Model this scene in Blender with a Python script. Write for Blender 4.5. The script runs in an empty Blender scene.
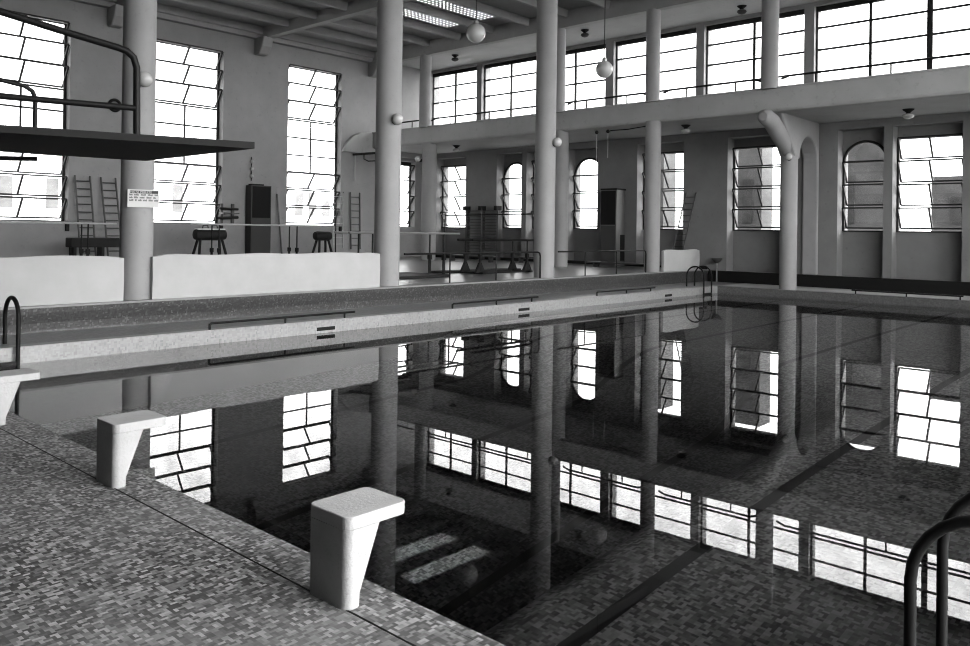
import bpy, bmesh, math, random
from mathutils import Vector, Matrix
random.seed(7)
S = bpy.context.scene
COL = S.collection
PI = math.pi
# ------------------------------------------------------------------ camera
cam = bpy.data.cameras.new('camera'); camo = bpy.data.objects.new('camera', cam); COL.objects.link(camo)
F2 = Vector((-0.67495836, 0.73783128, 0.00601792)); R3 = Vector((0.73783166, 0.67484782, 0.01359667)); U3 = Vector((-0.00597086, -0.0136174, 0.99988945))
camo.matrix_world = Matrix(((R3.x, U3.x, -F2.x, 0), (R3.y, U3.y, -F2.y, 0), (R3.z, U3.z, -F2.z, 2.00706), (0, 0, 0, 1)))
cam.sensor_width = 36; cam.sensor_fit = 'HORIZONTAL'
cam.lens = 807.33 / 970 * 36; cam.shift_y = -(323 - 226.67) / 970
cam.clip_start = .05; cam.clip_end = 400
S.camera = camo
# ------------------------------------------------------------------ sky
w = bpy.data.worlds.new('overcast_sky'); S.world = w; w.use_nodes = True
wn = w.node_tree.nodes; wl = w.node_tree.links
bg = wn['Background']; bg.inputs[1].default_value = 2.3
tc = wn.new('ShaderNodeTexCoord'); sx = wn.new('ShaderNodeSeparateXYZ'); rp = wn.new('ShaderNodeValToRGB')
wl.new(tc.outputs['Generated'], sx.inputs[0])
# the overcast is brightest towards the hidden sun, beyond the right-hand wall
mr = wn.new('ShaderNodeMapRange'); wl.new(sx.outputs[0], mr.inputs[0]); mr.inputs[1].default_value = -1; mr.inputs[2].default_value = 1
wl.new(mr.outputs[0], rp.inputs[0]); wl.new(rp.outputs[0], bg.inputs[0])
rp.color_ramp.elements[0].position = 0; rp.color_ramp.elements[0].color = (.85, .85, .85, 1)
rp.color_ramp.elements[1].position = 1; rp.color_ramp.elements[1].color = (5, 5, 5, 1)
e_ = rp.color_ramp.elements.new(.5); e_.color = (1.2, 1.2, 1.2, 1)
# ------------------------------------------------------------------ exposure
S.view_settings.view_transform = 'Standard'; S.view_settings.look = 'None'
S.view_settings.exposure = 1.7; S.view_settings.gamma = 1; S.view_settings.use_curve_mapping = False
S.cycles.max_bounces = 14; S.cycles.diffuse_bounces = 6; S.cycles.transparent_max_bounces = 16
S.cycles.transmission_bounces = 8; S.cycles.glossy_bounces = 6
S.cycles.sample_clamp_indirect = 4; S.cycles.blur_glossy = .3
S.cycles.use_denoising = True; S.cycles.filter_width = 1.1

def portal(name, loc, sx_, sy_, rot):
    l = bpy.data.lights.new(name, 'AREA'); l.shape = 'RECTANGLE'; l.size = sx_; l.size_y = sy_; l.cycles.is_portal = True
    o = bpy.data.objects.new(name, l); COL.objects.link(o); o.location = loc; o.rotation_euler = rot
HP = PI / 2; YNP = -4.0
for yc in (9.6, 15.53, 21.5): portal('daylight_portal', (-30.75, yc, 5.7), 7.3, 3.2, (0, -HP, 0))
portal('daylight_portal', (-17, 29.6, 8.6), 28, 3.4, (-HP, 0, 0))
portal('daylight_portal', (-18.5, 29.3, 3.75), 25, 3.4, (-HP, 0, 0))
portal('daylight_portal', (3.3, 13.0, 4.8), 9, 24, (0, HP, 0))

# ------------------------------------------------------------------ materials
def mat(name, col=.5, rough=.7, metal=0, spec=.5, noise=0, nscale=3, bump=0, bscale=40, blotch=0):
    m = bpy.data.materials.new(name); m.use_nodes = True; n = m.node_tree.nodes; l = m.node_tree.links
    b = n['Principled BSDF']; c = (col, col, col * .99, 1)
    b.inputs['Base Color'].default_value = c; b.inputs['Roughness'].default_value = rough
    b.inputs['Metallic'].default_value = metal; b.inputs['Specular IOR Level'].default_value = spec
    g = n.new('ShaderNodeNewGeometry')
    if noise:
        t = n.new('ShaderNodeTexNoise'); t.inputs['Scale'].default_value = nscale; t.inputs['Detail'].default_value = 8; t.inputs['Roughness'].default_value = .65
        l.new(g.outputs['Position'], t.inputs['Vector'])
        r = n.new('ShaderNodeValToRGB'); r.color_ramp.elements[0].position = .28; r.color_ramp.elements[1].position = .72
        lo, hi = col * (1 - noise), min(1, col * (1 + noise))
        r.color_ramp.elements[0].color = (lo, lo, lo, 1); r.color_ramp.elements[1].color = (hi, hi, hi, 1)
        l.new(t.outputs[0], r.inputs[0]); src = r.outputs[0]
        if blotch:
            t2 = n.new('ShaderNodeTexNoise'); t2.inputs['Scale'].default_value = nscale * 9; t2.inputs['Detail'].default_value = 3
            l.new(g.outputs['Position'], t2.inputs['Vector'])
            r2 = n.new('ShaderNodeValToRGB'); r2.color_ramp.elements[0].position = .62; r2.color_ramp.elements[1].position = .72
            r2.color_ramp.elements[0].color = (1, 1, 1, 1); k = 1 - blotch; r2.color_ramp.elements[1].color = (k, k, k, 1)
            l.new(t2.outputs[0], r2.inputs[0])
            mx = n.new('ShaderNodeMix'); mx.data_type = 'RGBA'; mx.blend_type = 'MULTIPLY'; mx.inputs[0].default_value = 1
            l.new(src, mx.inputs[6]); l.new(r2.outputs[0], mx.inputs[7]); src = mx.outputs[2]
        l.new(src, b.inputs['Base Color'])
    if bump:
        t = n.new('ShaderNodeTexNoise'); t.inputs['Scale'].default_value = bscale; t.inputs['Detail'].default_value = 4
        l.new(g.outputs['Position'], t.inputs['Vector'])
        bp = n.new('ShaderNodeBump'); bp.inputs['Strength'].default_value = bump; bp.inputs['Distance'].default_value = .01
        l.new(t.outputs[0], bp.inputs['Height']); l.new(bp.outputs[0], b.inputs['Normal'])
    return m

def mosaic(name, stops, size=.05, rough=.45, wear=0, wearcol=.6, plane='xy', grout=.08):
    """basket-weave mosaic of small two-by-one tiles, one random grey per tile"""
    m = bpy.data.materials.new(name); m.use_nodes = True; n = m.node_tree.nodes; l = m.node_tree.links
    b = n['Principled BSDF']; b.inputs['Roughness'].default_value = rough
    g = n.new('ShaderNodeNewGeometry'); sp = n.new('ShaderNodeSeparateXYZ'); l.new(g.outputs['Position'], sp.inputs[0])
    def M(op, a, bb=None, cc=None):
        q = n.new('ShaderNodeMath'); q.operation = op
        for i, v in enumerate((a, bb, cc)):
            if v is None: continue
            if isinstance(v, (int, float)): q.inputs[i].default_value = v
            else: l.new(v, q.inputs[i])
        return q.outputs[0]
    ax = {'x': 0, 'y': 1, 'z': 2}
    u = M('DIVIDE', sp.outputs[ax[plane[0]]], size); v = M('DIVIDE', sp.outputs[ax[plane[1]]], size)
    fu = M('FLOOR', u); fv = M('FLOOR', v)
    ch = M('FLOORED_MODULO', M('ADD', fu, fv), 2)
    pu = M('FRACT', u); pv = M('FRACT', v)
    sel = M('ADD', M('MULTIPLY', pu, ch), M('MULTIPLY', pv, M('SUBTRACT', 1, ch)))     # split direction
    half = M('FLOOR', M('MULTIPLY', sel, 2))
    cb = n.new('ShaderNodeCombineXYZ'); l.new(fu, cb.inputs[0]); l.new(fv, cb.inputs[1]); l.new(half, cb.inputs[2])
    wnz = n.new('ShaderNodeTexWhiteNoise'); wnz.noise_dimensions = '3D'; l.new(cb.outputs[0], wnz.inputs['Vector'])
    r = n.new('ShaderNodeValToRGB'); r.color_ramp.interpolation = 'LINEAR'
    e = r.color_ramp.elements
    e[0].position = stops[0][0]; e[0].color = (stops[0][1],) * 3 + (1,); e[1].position = stops[-1][0]; e[1].color = (stops[-1][1],) * 3 + (1,)
    for p_, c_ in stops[1:-1]:
        q = e.new(p_); q.color = (c_,) * 3 + (1,)
    l.new(wnz.outputs['Value'], r.inputs[0]); src = r.outputs[0]
    if wear:
        t = n.new('ShaderNodeTexNoise'); t.inputs['Scale'].default_value = .9; t.inputs['Detail'].default_value = 5; l.new(g.outputs['Position'], t.inputs['Vector'])
        rr = n.new('ShaderNodeValToRGB'); rr.color_ramp.elements[0].position = .42; rr.color_ramp.elements[1].position = .68
        rr.color_ramp.elements[0].color = (0, 0, 0, 1); rr.color_ramp.elements[1].color = (wear,) * 3 + (1,)
        l.new(t.outputs[0], rr.inputs[0])
        mx = n.new('ShaderNodeMix'); mx.data_type = 'RGBA'; l.new(rr.outputs[0], mx.inputs[0]); l.new(src, mx.inputs[6]); mx.inputs[7].default_value = (wearcol,) * 3 + (1,)
        src = mx.outputs[2]
    l.new(src, b.inputs['Base Color'])
    return m

def glass(name, tint=.92, gloss=1.45):
    m = bpy.data.materials.new(name); m.use_nodes = True; n = m.node_tree.nodes; l = m.node_tree.links
    n.remove(n['Principled BSDF']); o = n['Material Output']
    t = n.new('ShaderNodeBsdfTransparent'); g = n.new('ShaderNodeBsdfGlossy'); g.inputs['Roughness'].default_value = .02
    f = n.new('ShaderNodeFresnel'); mx = n.new('ShaderNodeMixShader')
    ge = n.new('ShaderNodeNewGeometry'); ir = n.new('ShaderNodeMapRange'); ir.inputs[3].default_value = gloss; ir.inputs[4].default_value = 1 / gloss
    l.new(ge.outputs['Backfacing'], ir.inputs[0]); l.new(ir.outputs[0], f.inputs[0])   # a thin pane never reflects totally
    nz = n.new('ShaderNodeTexNoise'); nz.inputs['Scale'].default_value = 1.3; nz.inputs['Detail'].default_value = 5
    l.new(ge.outputs['Position'], nz.inputs['Vector']); r = n.new('ShaderNodeValToRGB')
    r.color_ramp.elements[0].color = (tint * .82,) * 3 + (1,); r.color_ramp.elements[1].color = (tint,) * 3 + (1,)
    r.color_ramp.elements[0].position = .3; r.color_ramp.elements[1].position = .6
    l.new(nz.outputs[0], r.inputs[0]); l.new(r.outputs[0], t.inputs[0])
    l.new(f.outputs[0], mx.inputs[0]); l.new(t.outputs[0], mx.inputs[1]); l.new(g.outputs[0], mx.inputs[2]); l.new(mx.outputs[0], o.inputs[0])
    return m

M_ = dict(
    plaster=mat('plaster', 0.165, .85, noise=.14, nscale=.8, bump=.15, blotch=.12),
    plaster_shaded=mat('plaster_shaded', 0.11, .9, noise=.16, nscale=.8, bump=.15, blotch=.15),  # wall plaster darkened to carry the shade under the balcony
    column=mat('column_plaster', 0.165, .8, noise=.1, nscale=1.2, bump=.1, blotch=.1),
    ceiling=mat('ceiling_paint', 0.16, .9, noise=.12, nscale=.6, blotch=.1),
    beam=mat('beam_paint', 0.19, .85, noise=.12, nscale=.9, blotch=.1),
    balcony=mat('balcony_plaster', 0.22, .8, noise=.12, nscale=.7, bump=.1, blotch=.12),
    gymfloor=mat('gym_floor_linoleum', .06, .3, noise=.25, nscale=.7),
    deck=mosaic('deck_mosaic', [(0, .008), (.25, .02), (.5, .065), (.8, .13), (1, .24)], .033, .7, wear=.4, wearcol=.15),
    walk=mosaic('walkway_mosaic', [(0, .07), (1, .14)], .06, .4),
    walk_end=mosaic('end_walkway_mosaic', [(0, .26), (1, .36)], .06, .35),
    curb=mosaic('curb_mosaic', [(0, .01), (.5, .02), (.85, .03), (1, .07)], .04, .45, plane='yz'),
    lip=mat('curb_coping', 0.11, .6, noise=.1),
    poolface=mosaic('pool_wall_mosaic', [(0, .11), (.1, .14), (1, .18)], .05, .3, plane='yz'),
    poolface_shaded=mosaic('pool_end_shaded_mosaic', [(0, .05), (1, .085)], .05, .3, plane='xz'),  # same tile as the side wall, darkened for the face turned from the light
    poolfloor=mosaic('pool_floor_mosaic', [(0, .035), (.3, .08), (.6, .16), (1, .28)], .05, .6),
    lane=mat('lane_marking_tile', .01, .5),
    low_bounce=mat('low_bounce_paint', .03, .9),  # near black so the unseen front wall throws little light back on the blocks
    black=mat('black_painted_wood', .012, .8, spec=.1),
    blackband=mat('black_skirting', .006, .7, spec=.1),
    dark=mat('dark_painted_metal', .005, .5, spec=.1),
    frame=mat('window_frame_paint', .012, .6, spec=.2),
    frame_l=mat('pale_frame_paint', .35, .5),
    block=mat('starting_block_concrete', 0.23, .75, noise=.13, nscale=5, bump=.3, bscale=60, blotch=.15),
    mats=mat('canvas_padding', 0.23, .8, noise=.07, nscale=1.5, bump=.3, bscale=3),
    globe=mat('opal_glass', 0.28, .25),
    steel=mat('grey_steel', 0.2, .35, metal=.7),
    wood=mat('pale_wood', 0.25, .5, noise=.2, nscale=4),
    woodd=mat('dark_wood', .022, .5, noise=.3, nscale=4),
    lead=mat('black_leather', .01, .6, spec=.12),
    canvas=mat('white_canvas', 0.5, .6),
    locker=mat('grey_locker_paint', .03, .6, spec=.2),
    lockerd=mat('black_locker_paint', .006, .7, spec=.1),
    lockerl=mat('pale_locker_side', .05, .5),
    sign=mat('sign_board', 0.4, .6),
    ink=mat('sign_ink', .03, .6),
    rope=mat('rope', .3, .9),
    facade=mat('pale_render', .75, .9, noise=.05),
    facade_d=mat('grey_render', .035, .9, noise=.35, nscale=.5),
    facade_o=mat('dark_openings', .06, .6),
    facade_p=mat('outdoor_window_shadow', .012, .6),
    ground=mat('outdoor_paving', .35, .9, noise=.1),
    glass=glass('window_glass'),
)
# water: real refracting surface over a slightly absorbing body
def water_mat():
    m = bpy.data.materials.new('pool_water'); m.use_nodes = True; n = m.node_tree.nodes; l = m.node_tree.links
    n.remove(n['Principled BSDF']); o = n['Material Output']
    g = n.new('ShaderNodeBsdfGlass'); g.inputs['IOR'].default_value = 1.333; g.inputs['Roughness'].default_value = 0
    l.new(g.outputs[0], o.inputs['Surface'])
    v = n.new('ShaderNodeVolumeAbsorption'); v.inputs['Density'].default_value = .4; v.inputs['Color'].default_value = (0, 0, 0, 1)
    l.new(v.outputs[0], o.inputs['Volume'])
    return m
M_['water'] = water_mat()
lm = bpy.data.materials.new('frosted_glass_lens'); lm.use_nodes = True; lm.node_tree.nodes.remove(lm.node_tree.nodes['Principled BSDF'])
tl_ = lm.node_tree.nodes.new('ShaderNodeBsdfTranslucent'); tl_.inputs[0].default_value = (.85, .85, .85, 1)
lm.node_tree.links.new(tl_.outputs[0], lm.node_tree.nodes['Material Output'].inputs['Surface']); M_['lens'] = lm

# ------------------------------------------------------------------ mesh helpers
class MB:
    def __init__(s): s.bm = bmesh.new()
    def box(s, x0, x1, y0, y1, z0, z1):
        v = [s.bm.verts.new(p) for p in ((x0, y0, z0), (x1, y0, z0), (x1, y1, z0), (x0, y1, z0), (x0, y0, z1), (x1, y0, z1), (x1, y1, z1), (x0, y1, z1))]
        for f in ((3, 2, 1, 0), (4, 5, 6, 7), (0, 1, 5, 4), (1, 2, 6, 5), (2, 3, 7, 6), (3, 0, 4, 7)): s.bm.faces.new([v[i] for i in f])
        return s
    def bar(s, a, b, wd, dp=None, up=(0, 0, 1)):
        a, b = Vector(a), Vector(b); d = (b - a).normalized(); up = Vector(up)
        if abs(d.dot(up)) > .98: up = Vector((1, 0, 0))
        x = d.cross(up).normalized(); y = d.cross(x).normalized(); dp = dp or wd
        ring = lambda p: [s.bm.verts.new(p + x * sx * wd / 2 + y * sy * dp / 2) for sx, sy in ((-1, -1), (1, -1), (1, 1), (-1, 1))]
        r0, r1 = ring(a), ring(b)
        s.bm.faces.new(r0); s.bm.faces.new(r1[::-1])
        for i in range(4): s.bm.faces.new((r0[i], r1[i], r1[(i + 1) % 4], r0[(i + 1) % 4]))
        return s
    def tube(s, pts, r, n=10, closed=False):
        pts = [Vector(p) for p in pts]; rings = []; ref = None
        for i, p in enumerate(pts):
            if closed: d = (pts[(i + 1) % len(pts)] - pts[i - 1]).normalized()
            elif i == 0: d = (pts[1] - p).normalized()
            elif i == len(pts) - 1: d = (p - pts[-2]).normalized()
            else: d = ((pts[i + 1] - p).normalized() + (p - pts[i - 1]).normalized()).normalized()
            if ref is None: ref = Vector((0, 0, 1)) if abs(d.z) < .9 else Vector((1, 0, 0))
            x = d.cross(ref).normalized(); y = x.cross(d).normalized(); ref = y
            rr = r[i] if isinstance(r, (list, tuple)) else r
            rings.append([s.bm.verts.new(p + (x * math.cos(2 * PI * k / n) + y * math.sin(2 * PI * k / n)) * rr) for k in range(n)])
        m = len(rings)
        for i in range(m if closed else m - 1):
            a, b = rings[i], rings[(i + 1) % m]
            for k in range(n): s.bm.faces.new((a[k], b[k], b[(k + 1) % n], a[(k + 1) % n]))
        if not closed: s.bm.faces.new(rings[0]); s.bm.faces.new(rings[-1][::-1])
        return s
    def lathe(s, prof, c, n=32, axis='z'):
        rings = []
        for r, h in prof:
            ring = []
            for k in range(n):
                a = 2 * PI * k / n; p = (r * math.cos(a), r * math.sin(a), h)
                if axis == 'x': p = (h, p[0], p[1])
                if axis == 'y': p = (p[0], h, p[1])
                ring.append(s.bm.verts.new((c[0] + p[0], c[1] + p[1], c[2] + p[2])))
            rings.append(ring)
        for a, b in zip(rings, rings[1:]):
            for k in range(n): s.bm.faces.new((a[k], a[(k + 1) % n], b[(k + 1) % n], b[k]))
        s.bm.faces.new(rings[0][::-1]); s.bm.faces.new(rings[-1])
        return s
    def ball(s, c, r, n=24):
        return s.lathe([(max(r * math.sin(PI * i / n), .0005), -r * math.cos(PI * i / n)) for i in range(n + 1)], c, n)
    def prism(s, poly, axis, a0, a1):
        """poly: 2D points in the two other axes (in x,y,z order)"""
        def P(p, a): return {'x': (a, p[0], p[1]), 'y': (p[0], a, p[1]), 'z': (p[0], p[1], a)}[axis]
        A = [s.bm.verts.new(P(p, a0)) for p in poly]; B = [s.bm.verts.new(P(p, a1)) for p in poly]; n = len(poly)
        s.bm.faces.new(A[::-1]); s.bm.faces.new(B)
        for i in range(n): s.bm.faces.new((A[i], A[(i + 1) % n], B[(i + 1) % n], B[i]))
        return s
    def build(s, name, m, parent=None, smooth=False, bevel=0, seg=2):
        bm = s.bm; bmesh.ops.recalc_face_normals(bm, faces=bm.faces[:])
        if parent is not None: o0 = parent['_w']
        else:
            xs = [v.co for v in bm.verts]
            o0 = ((min(v.x for v in xs) + max(v.x for v in xs)) / 2, (min(v.y for v in xs) + max(v.y for v in xs)) / 2, min(v.z for v in xs))
        o0 = Vector(o0)
        bmesh.ops.translate(bm, verts=bm.verts[:], vec=-o0)
        me = bpy.data.meshes.new(name); bm.to_mesh(me); bm.free()
        o = bpy.data.objects.new(name, me); COL.objects.link(o)
        if parent is not None: o.parent = parent
        else: o.location = o0
        o['_w'] = tuple(o0)
        me.materials.append(M_[m] if isinstance(m, str) else m)
        if smooth:
            for p in me.polygons: p.use_smooth = True
            try: me.set_sharp_from_angle(angle=math.radians(40))
            except Exception: pass
        if bevel:
            b = o.modifiers.new('bevel', 'BEVEL'); b.width = bevel; b.segments = seg; b.limit_method = 'ANGLE'; b.angle_limit = .6
        return o
def bx(*a): return MB().box(*a)
def empty(name, loc):
    o = bpy.data.objects.new(name, None); COL.objects.link(o); o.location = loc; o['_w'] = tuple(loc); o.empty_display_size = .2; return o
def tag(o, label=None, cat=None, group=None, kind=None):
    if label: o['label'] = label
    if cat: o['category'] = cat
    if group: o['group'] = group
    if kind: o['kind'] = kind
    return o
def struct(o): o['kind'] = 'structure'; return o
CH = {}
def kids(o): return [c for c in list(COL.objects) if c.parent == o]
def dup(root, dx=0, dy=0, dz=0, label=None):
    r = root.copy(); COL.objects.link(r); r.location = Vector(root.location) + Vector((dx, dy, dz))
    if label: r['label'] = label
    for ch in kids(root):
        c = ch.copy(); COL.objects.link(c); c.parent = r
        for g in kids(ch):
            d = g.copy(); COL.objects.link(d); d.parent = c
    return r
def holed(mb, axis, p0, p1, ar, br, holes):
    """slab normal to axis between p0 and p1, covering ar x br with rectangular holes (a0,a1,b0,b1)"""
    A = sorted({ar[0], ar[1]} | {h[0] for h in holes} | {h[1] for h in holes}); B = sorted({br[0], br[1]} | {h[2] for h in holes} | {h[3] for h in holes})
    A = [a for a in A if ar[0] <= a <= ar[1]]; B = [b for b in B if br[0] <= b <= br[1]]
    inh = lambda a, b: any(h[0] < a < h[1] and h[2] < b < h[3] for h in holes)
    na, nb = len(A) - 1, len(B) - 1
    solid = [[not inh((A[i] + A[i + 1]) / 2, (B[j] + B[j + 1]) / 2) for j in range(nb)] for i in range(na)]
    vc = {}
    def V(i, j, k):
        if (i, j, k) not in vc:
            a, b, p = A[i], B[j], (p0, p1)[k]
            vc[i, j, k] = mb.bm.verts.new({'x': (p, a, b), 'y': (a, p, b), 'z': (a, b, p)}[axis])
        return vc[i, j, k]
    for i in range(na):
        for j in range(nb):
            if not solid[i][j]: continue
            for k in (0, 1): mb.bm.faces.new((V(i, j, k), V(i + 1, j, k), V(i + 1, j + 1, k), V(i, j + 1, k)))
            for di, dj, e in ((-1, 0, ((0, 0), (0, 1))), (1, 0, ((1, 0), (1, 1))), (0, -1, ((0, 0), (1, 0))), (0, 1, ((0, 1), (1, 1)))):
                ii, jj = i + di, j + dj
                if 0 <= ii < na and 0 <= jj < nb and solid[ii][jj]: continue
                (a, b), (c, d) = e
                mb.bm.faces.new((V(i + a, j + b, 0), V(i + c, j + d, 0), V(i + c, j + d, 1), V(i + a, j + b, 1)))
    return mb

# ------------------------------------------------------------------ dimensions (metres, water level = 0)
XL = -30.08; XR = 2.6; YN = -4.0; YB = 28.2; ZL = .245; ZG = .684
XW = -12.855; XE = -.75; YD = 2.62; YC = 25.96; XC = -14.36
ROWX = -14.74; CY = [6.63, 12.65, 18.70, 24.74]; YBAL = 24.69
# ------------------------------------------------------------------ outside
gm_ = MB(); holed(gm_, 'z', -1.2, -1.0, (-140, 110), (-60, 140), [(XL - .3, XR + .3, YN - .3, YB + 1)]); struct(gm_.build('outdoor_ground', 'ground'))
def outdoor(label, x0, x1, y0, y1, h, m, wins, side, om='facade_o'):
    r = empty('building', ((x0 + x1) / 2, (y0 + y1) / 2, -1)); tag(r, label, 'building')
    fa_ = bx(x0, x1, y0, y1, -1, h).build('facade', m, r)
    for (a0, a1, z0, z1) in wins:
        mb = bx(x1 - .02, x1 + .06, a0, a1, z0, z1) if side == 'x' else bx(a0, a1, y0 - .06, y0 + .02, z0, z1)
        mb.build('window', om, fa_)
    return r
outdoor('pale rendered building seen through the lower panes of the tall left windows', -62, -50, 6, 46, 7.6, 'facade',
        [(y, y + .65, 3.0, 4.75) for y in (10, 12.4, 14.8, 17.2, 20.2, 22.5, 24.8, 34.1, 35.3, 36.5)], 'x')
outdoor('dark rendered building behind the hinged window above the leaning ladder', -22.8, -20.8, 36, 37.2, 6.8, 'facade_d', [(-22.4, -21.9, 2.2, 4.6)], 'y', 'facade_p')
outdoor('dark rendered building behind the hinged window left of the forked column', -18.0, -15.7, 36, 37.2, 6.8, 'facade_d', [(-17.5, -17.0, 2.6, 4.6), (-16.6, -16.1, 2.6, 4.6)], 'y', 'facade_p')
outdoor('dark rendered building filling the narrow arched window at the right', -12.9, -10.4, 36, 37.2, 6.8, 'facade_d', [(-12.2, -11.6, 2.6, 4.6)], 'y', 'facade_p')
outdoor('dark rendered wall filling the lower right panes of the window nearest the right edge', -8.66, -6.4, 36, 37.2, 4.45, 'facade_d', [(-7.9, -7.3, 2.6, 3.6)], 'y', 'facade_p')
# ------------------------------------------------------------------ floors
struct(bx(-34, XC - .05, YN - .3, YB + .9, -.5, ZG - .03).build('floor_gym_base', 'lip'))
struct(bx(XL, XC - .26, YN, YB, ZG - .03, ZG).build('floor', 'gymfloor'))
struct(bx(XC - .28, XC + .07, YN, YB, ZG - .03, ZG + .004).build('curb_coping', 'lip'))
struct(MB().prism([(XC - .3, ZL - .02), (XC - .03, ZL - .02), (XC - .03, ZL + .03), (XC - .01, ZL + .15), (XC + .04, ZL + .32), (XC + .06, ZG - .03), (XC - .3, ZG - .03)], 'y', YN, YB).build('curb_face', 'curb'))
struct(bx(XC - .06, XW - .02, YN, YB, -.5, ZL).build('walkway', 'walk'))
struct(bx(XW - .02, XR, YN, YD - .02, -.5, ZL).build('pool_deck', 'deck'))
struct(bx(XE + .02, XR, YD, YC, -.5, ZL).build('side_deck', 'deck'))
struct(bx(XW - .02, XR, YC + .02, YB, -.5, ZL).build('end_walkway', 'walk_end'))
# deck joints
g = MB(); g.box(XW, XE + 3, 2.345, 2.355, ZL, ZL + .0015)
for yy in (-.2, -2.6): g.box(XW, XR, yy, yy + .012, ZL, ZL + .0015)
struct(g.build('deck_joint', 'blackband'))
# pool shell
struct(bx(XW - .25, XW, YD - .2, YC + .25, -5, ZL + .001).build('pool_wall_side', 'poolface'))
struct(bx(XE, XE + .25, YD, YC, -5, ZL + .001).build('pool_wall_near', 'poolface'))
struct(bx(XW, XE, YC, YC + .3, -5, ZL + .001).build('pool_wall_end', 'poolface_shaded'))
struct(bx(XW, XE, YD - .06, YD, -5, ZL + .001).build('pool_wall_start', 'deck'))
def depth(x, y):
    t = min(1, max(0, (-3.5 - x) / 1.5)); t = t * t * (3 - 2 * t)
    k = min(1, max(0, (14.0 - y) / 3.0)); k = k * k * (3 - 2 * k)
    return -(1.5 - .2 * (1 - k)) - 2.5 * t * k
fl = MB(); NX, NY = 60, 60; grid = []
for i in range(NX + 1):
    grid.append([])
    for j in range(NY + 1):
        x = XW - .1 + (XE - XW + .2) * i / NX; y = YD - .1 + (YC - YD + .2) * j / NY
        grid[-1].append(fl.bm.verts.new((x, y, depth(x, y))))
for i in range(NX):
    for j in range(NY): fl.bm.faces.new((grid[i][j], grid[i + 1][j], grid[i + 1][j + 1], grid[i][j + 1]))
struct(fl.build('pool_floor', 'poolfloor', smooth=True))
for lx in (-3.12, -5.62, -8.12, -10.62):
    q = MB(); pr = None
    for j in range(NY * 2 + 1):
        y = YD + .05 + (YC - YD - .1) * j / (NY * 2)
        c = [q.bm.verts.new((lx + dx, y, depth(lx + dx, y) + .025)) for dx in (-.06, .06)]
        if pr: q.bm.faces.new((pr[0], pr[1], c[1], c[0]))
        pr = c
    struct(q.build('lane_marking', 'lane'))
wt = bx(XW + .0005, XE - .0005, YD + .0005, YC - .0005, -4.6, 0).build('pool_water', 'water')
tag(wt, 'still dark water of the swimming pool mirroring columns and windows', 'water', kind='stuff')
# overflow slots in the pool side
for y, n_ in ((9.3, 'nearest the camera'), (15.32, 'middle one of three'), (22.42, 'farthest, close to the corner ladder')):
    tag(bx(XW - .02, XW + .004, y, y + .43, .045, .115).build('overflow_slot', 'blackband'), 'black overflow slot in the pale pool side, ' + n_, 'drain', 'overflow slots along the pool side')
# ------------------------------------------------------------------ walls
WL = [(8.15, 11.08), (14.07, 17.0), (20.08, 22.98)]        # tall left windows
WZ = (2.17, 9.18)
F0 = (25.6, 27.62)                                                      # small hinged window under the balcony on the left wall
holed(MB(), 'x', XL - .4, XL, (YN, YB), (ZG - .1, 10.6), [(a, b, *WZ) for a, b in WL] + [(F0[0], F0[1], 2.17, 5.45)])
mb = MB(); holed(mb, 'x', XL - .42, XL, (YN, YB + .8), (ZG - .1, 10.8), [(a, b, *WZ) for a, b in WL] + [(F0[0], F0[1], 2.17, 5.45)])
struct(mb.build('wall_left', 'plaster'))
# end wall: recessed bays below, window band above
BAY = [(-29.2, -27.1, 'r'), (-25.1, -23.58, 'a'), (-23.3, -21.2, 'r'), (-20.98, -19.42, 'a'), (-17.5, -15.43, 'r'), (-13.62, -11.55, 'r'), (-9.65, -8.2, 'a'), (-7.93, -5.93, 'r'), (-5.6, -4.1, 'a'), (-3.8, -1.8, 'r')]
GY = 28.7
mb = MB(); holed(mb, 'y', YB, GY + .04, (XL, XR), (-.4, 6.3), [(a, b, ZG - .03, 5.62) for a, b, t in BAY]); struct(mb.build('wall_back', 'plaster_shaded'))
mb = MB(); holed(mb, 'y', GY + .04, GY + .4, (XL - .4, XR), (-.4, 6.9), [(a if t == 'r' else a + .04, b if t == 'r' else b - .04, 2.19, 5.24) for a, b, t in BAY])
struct(mb.build('wall_back_outer', 'plaster_shaded'))
CLX = [(-30.0, -26.75), (-26.42, -23.0), (-22.7, -19.3), (-18.9, -15.12), (-14.78, -10.95), (-10.6, -3.4), (-3.1, 1.0)]
mb = MB(); holed(mb, 'y', GY - .2, GY + .45, (XL - .4, XR), (6.3, 10.8), [(a, b, 6.9, 10.05) for a, b in CLX]); struct(mb.build('wall_back_upper', 'plaster'))
RW = [(1.9, 7.2), (8.4, 13.2), (14.4, 19.2), (20.4, 24.2)]
mb = MB(); holed(mb, 'x', XR, XR + .4, (YN, YB + .8), (-.4, 10.8), [(a, b, 2.3 if i else .4, 9.2) for i, (a, b) in enumerate(RW)]); struct(mb.build('wall_right', 'plaster'))  # unseen wall set close, first opening cut low, to brighten the near deck
mb = MB(); holed(mb, 'y', YN - .4, YN, (XL - .4, XR + .4), (-.4, 10.8), []); struct(mb.build('wall_front', 'low_bounce'))
# black skirting
struct(bx(XC + .02, XR, YB - .06, YB, ZL, .665).build('baseboard_end', 'blackband'))
struct(bx(XL, XC - .02, YB - .03, YB, ZG, ZG + .13).build('baseboard_back', 'blackband'))
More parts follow.
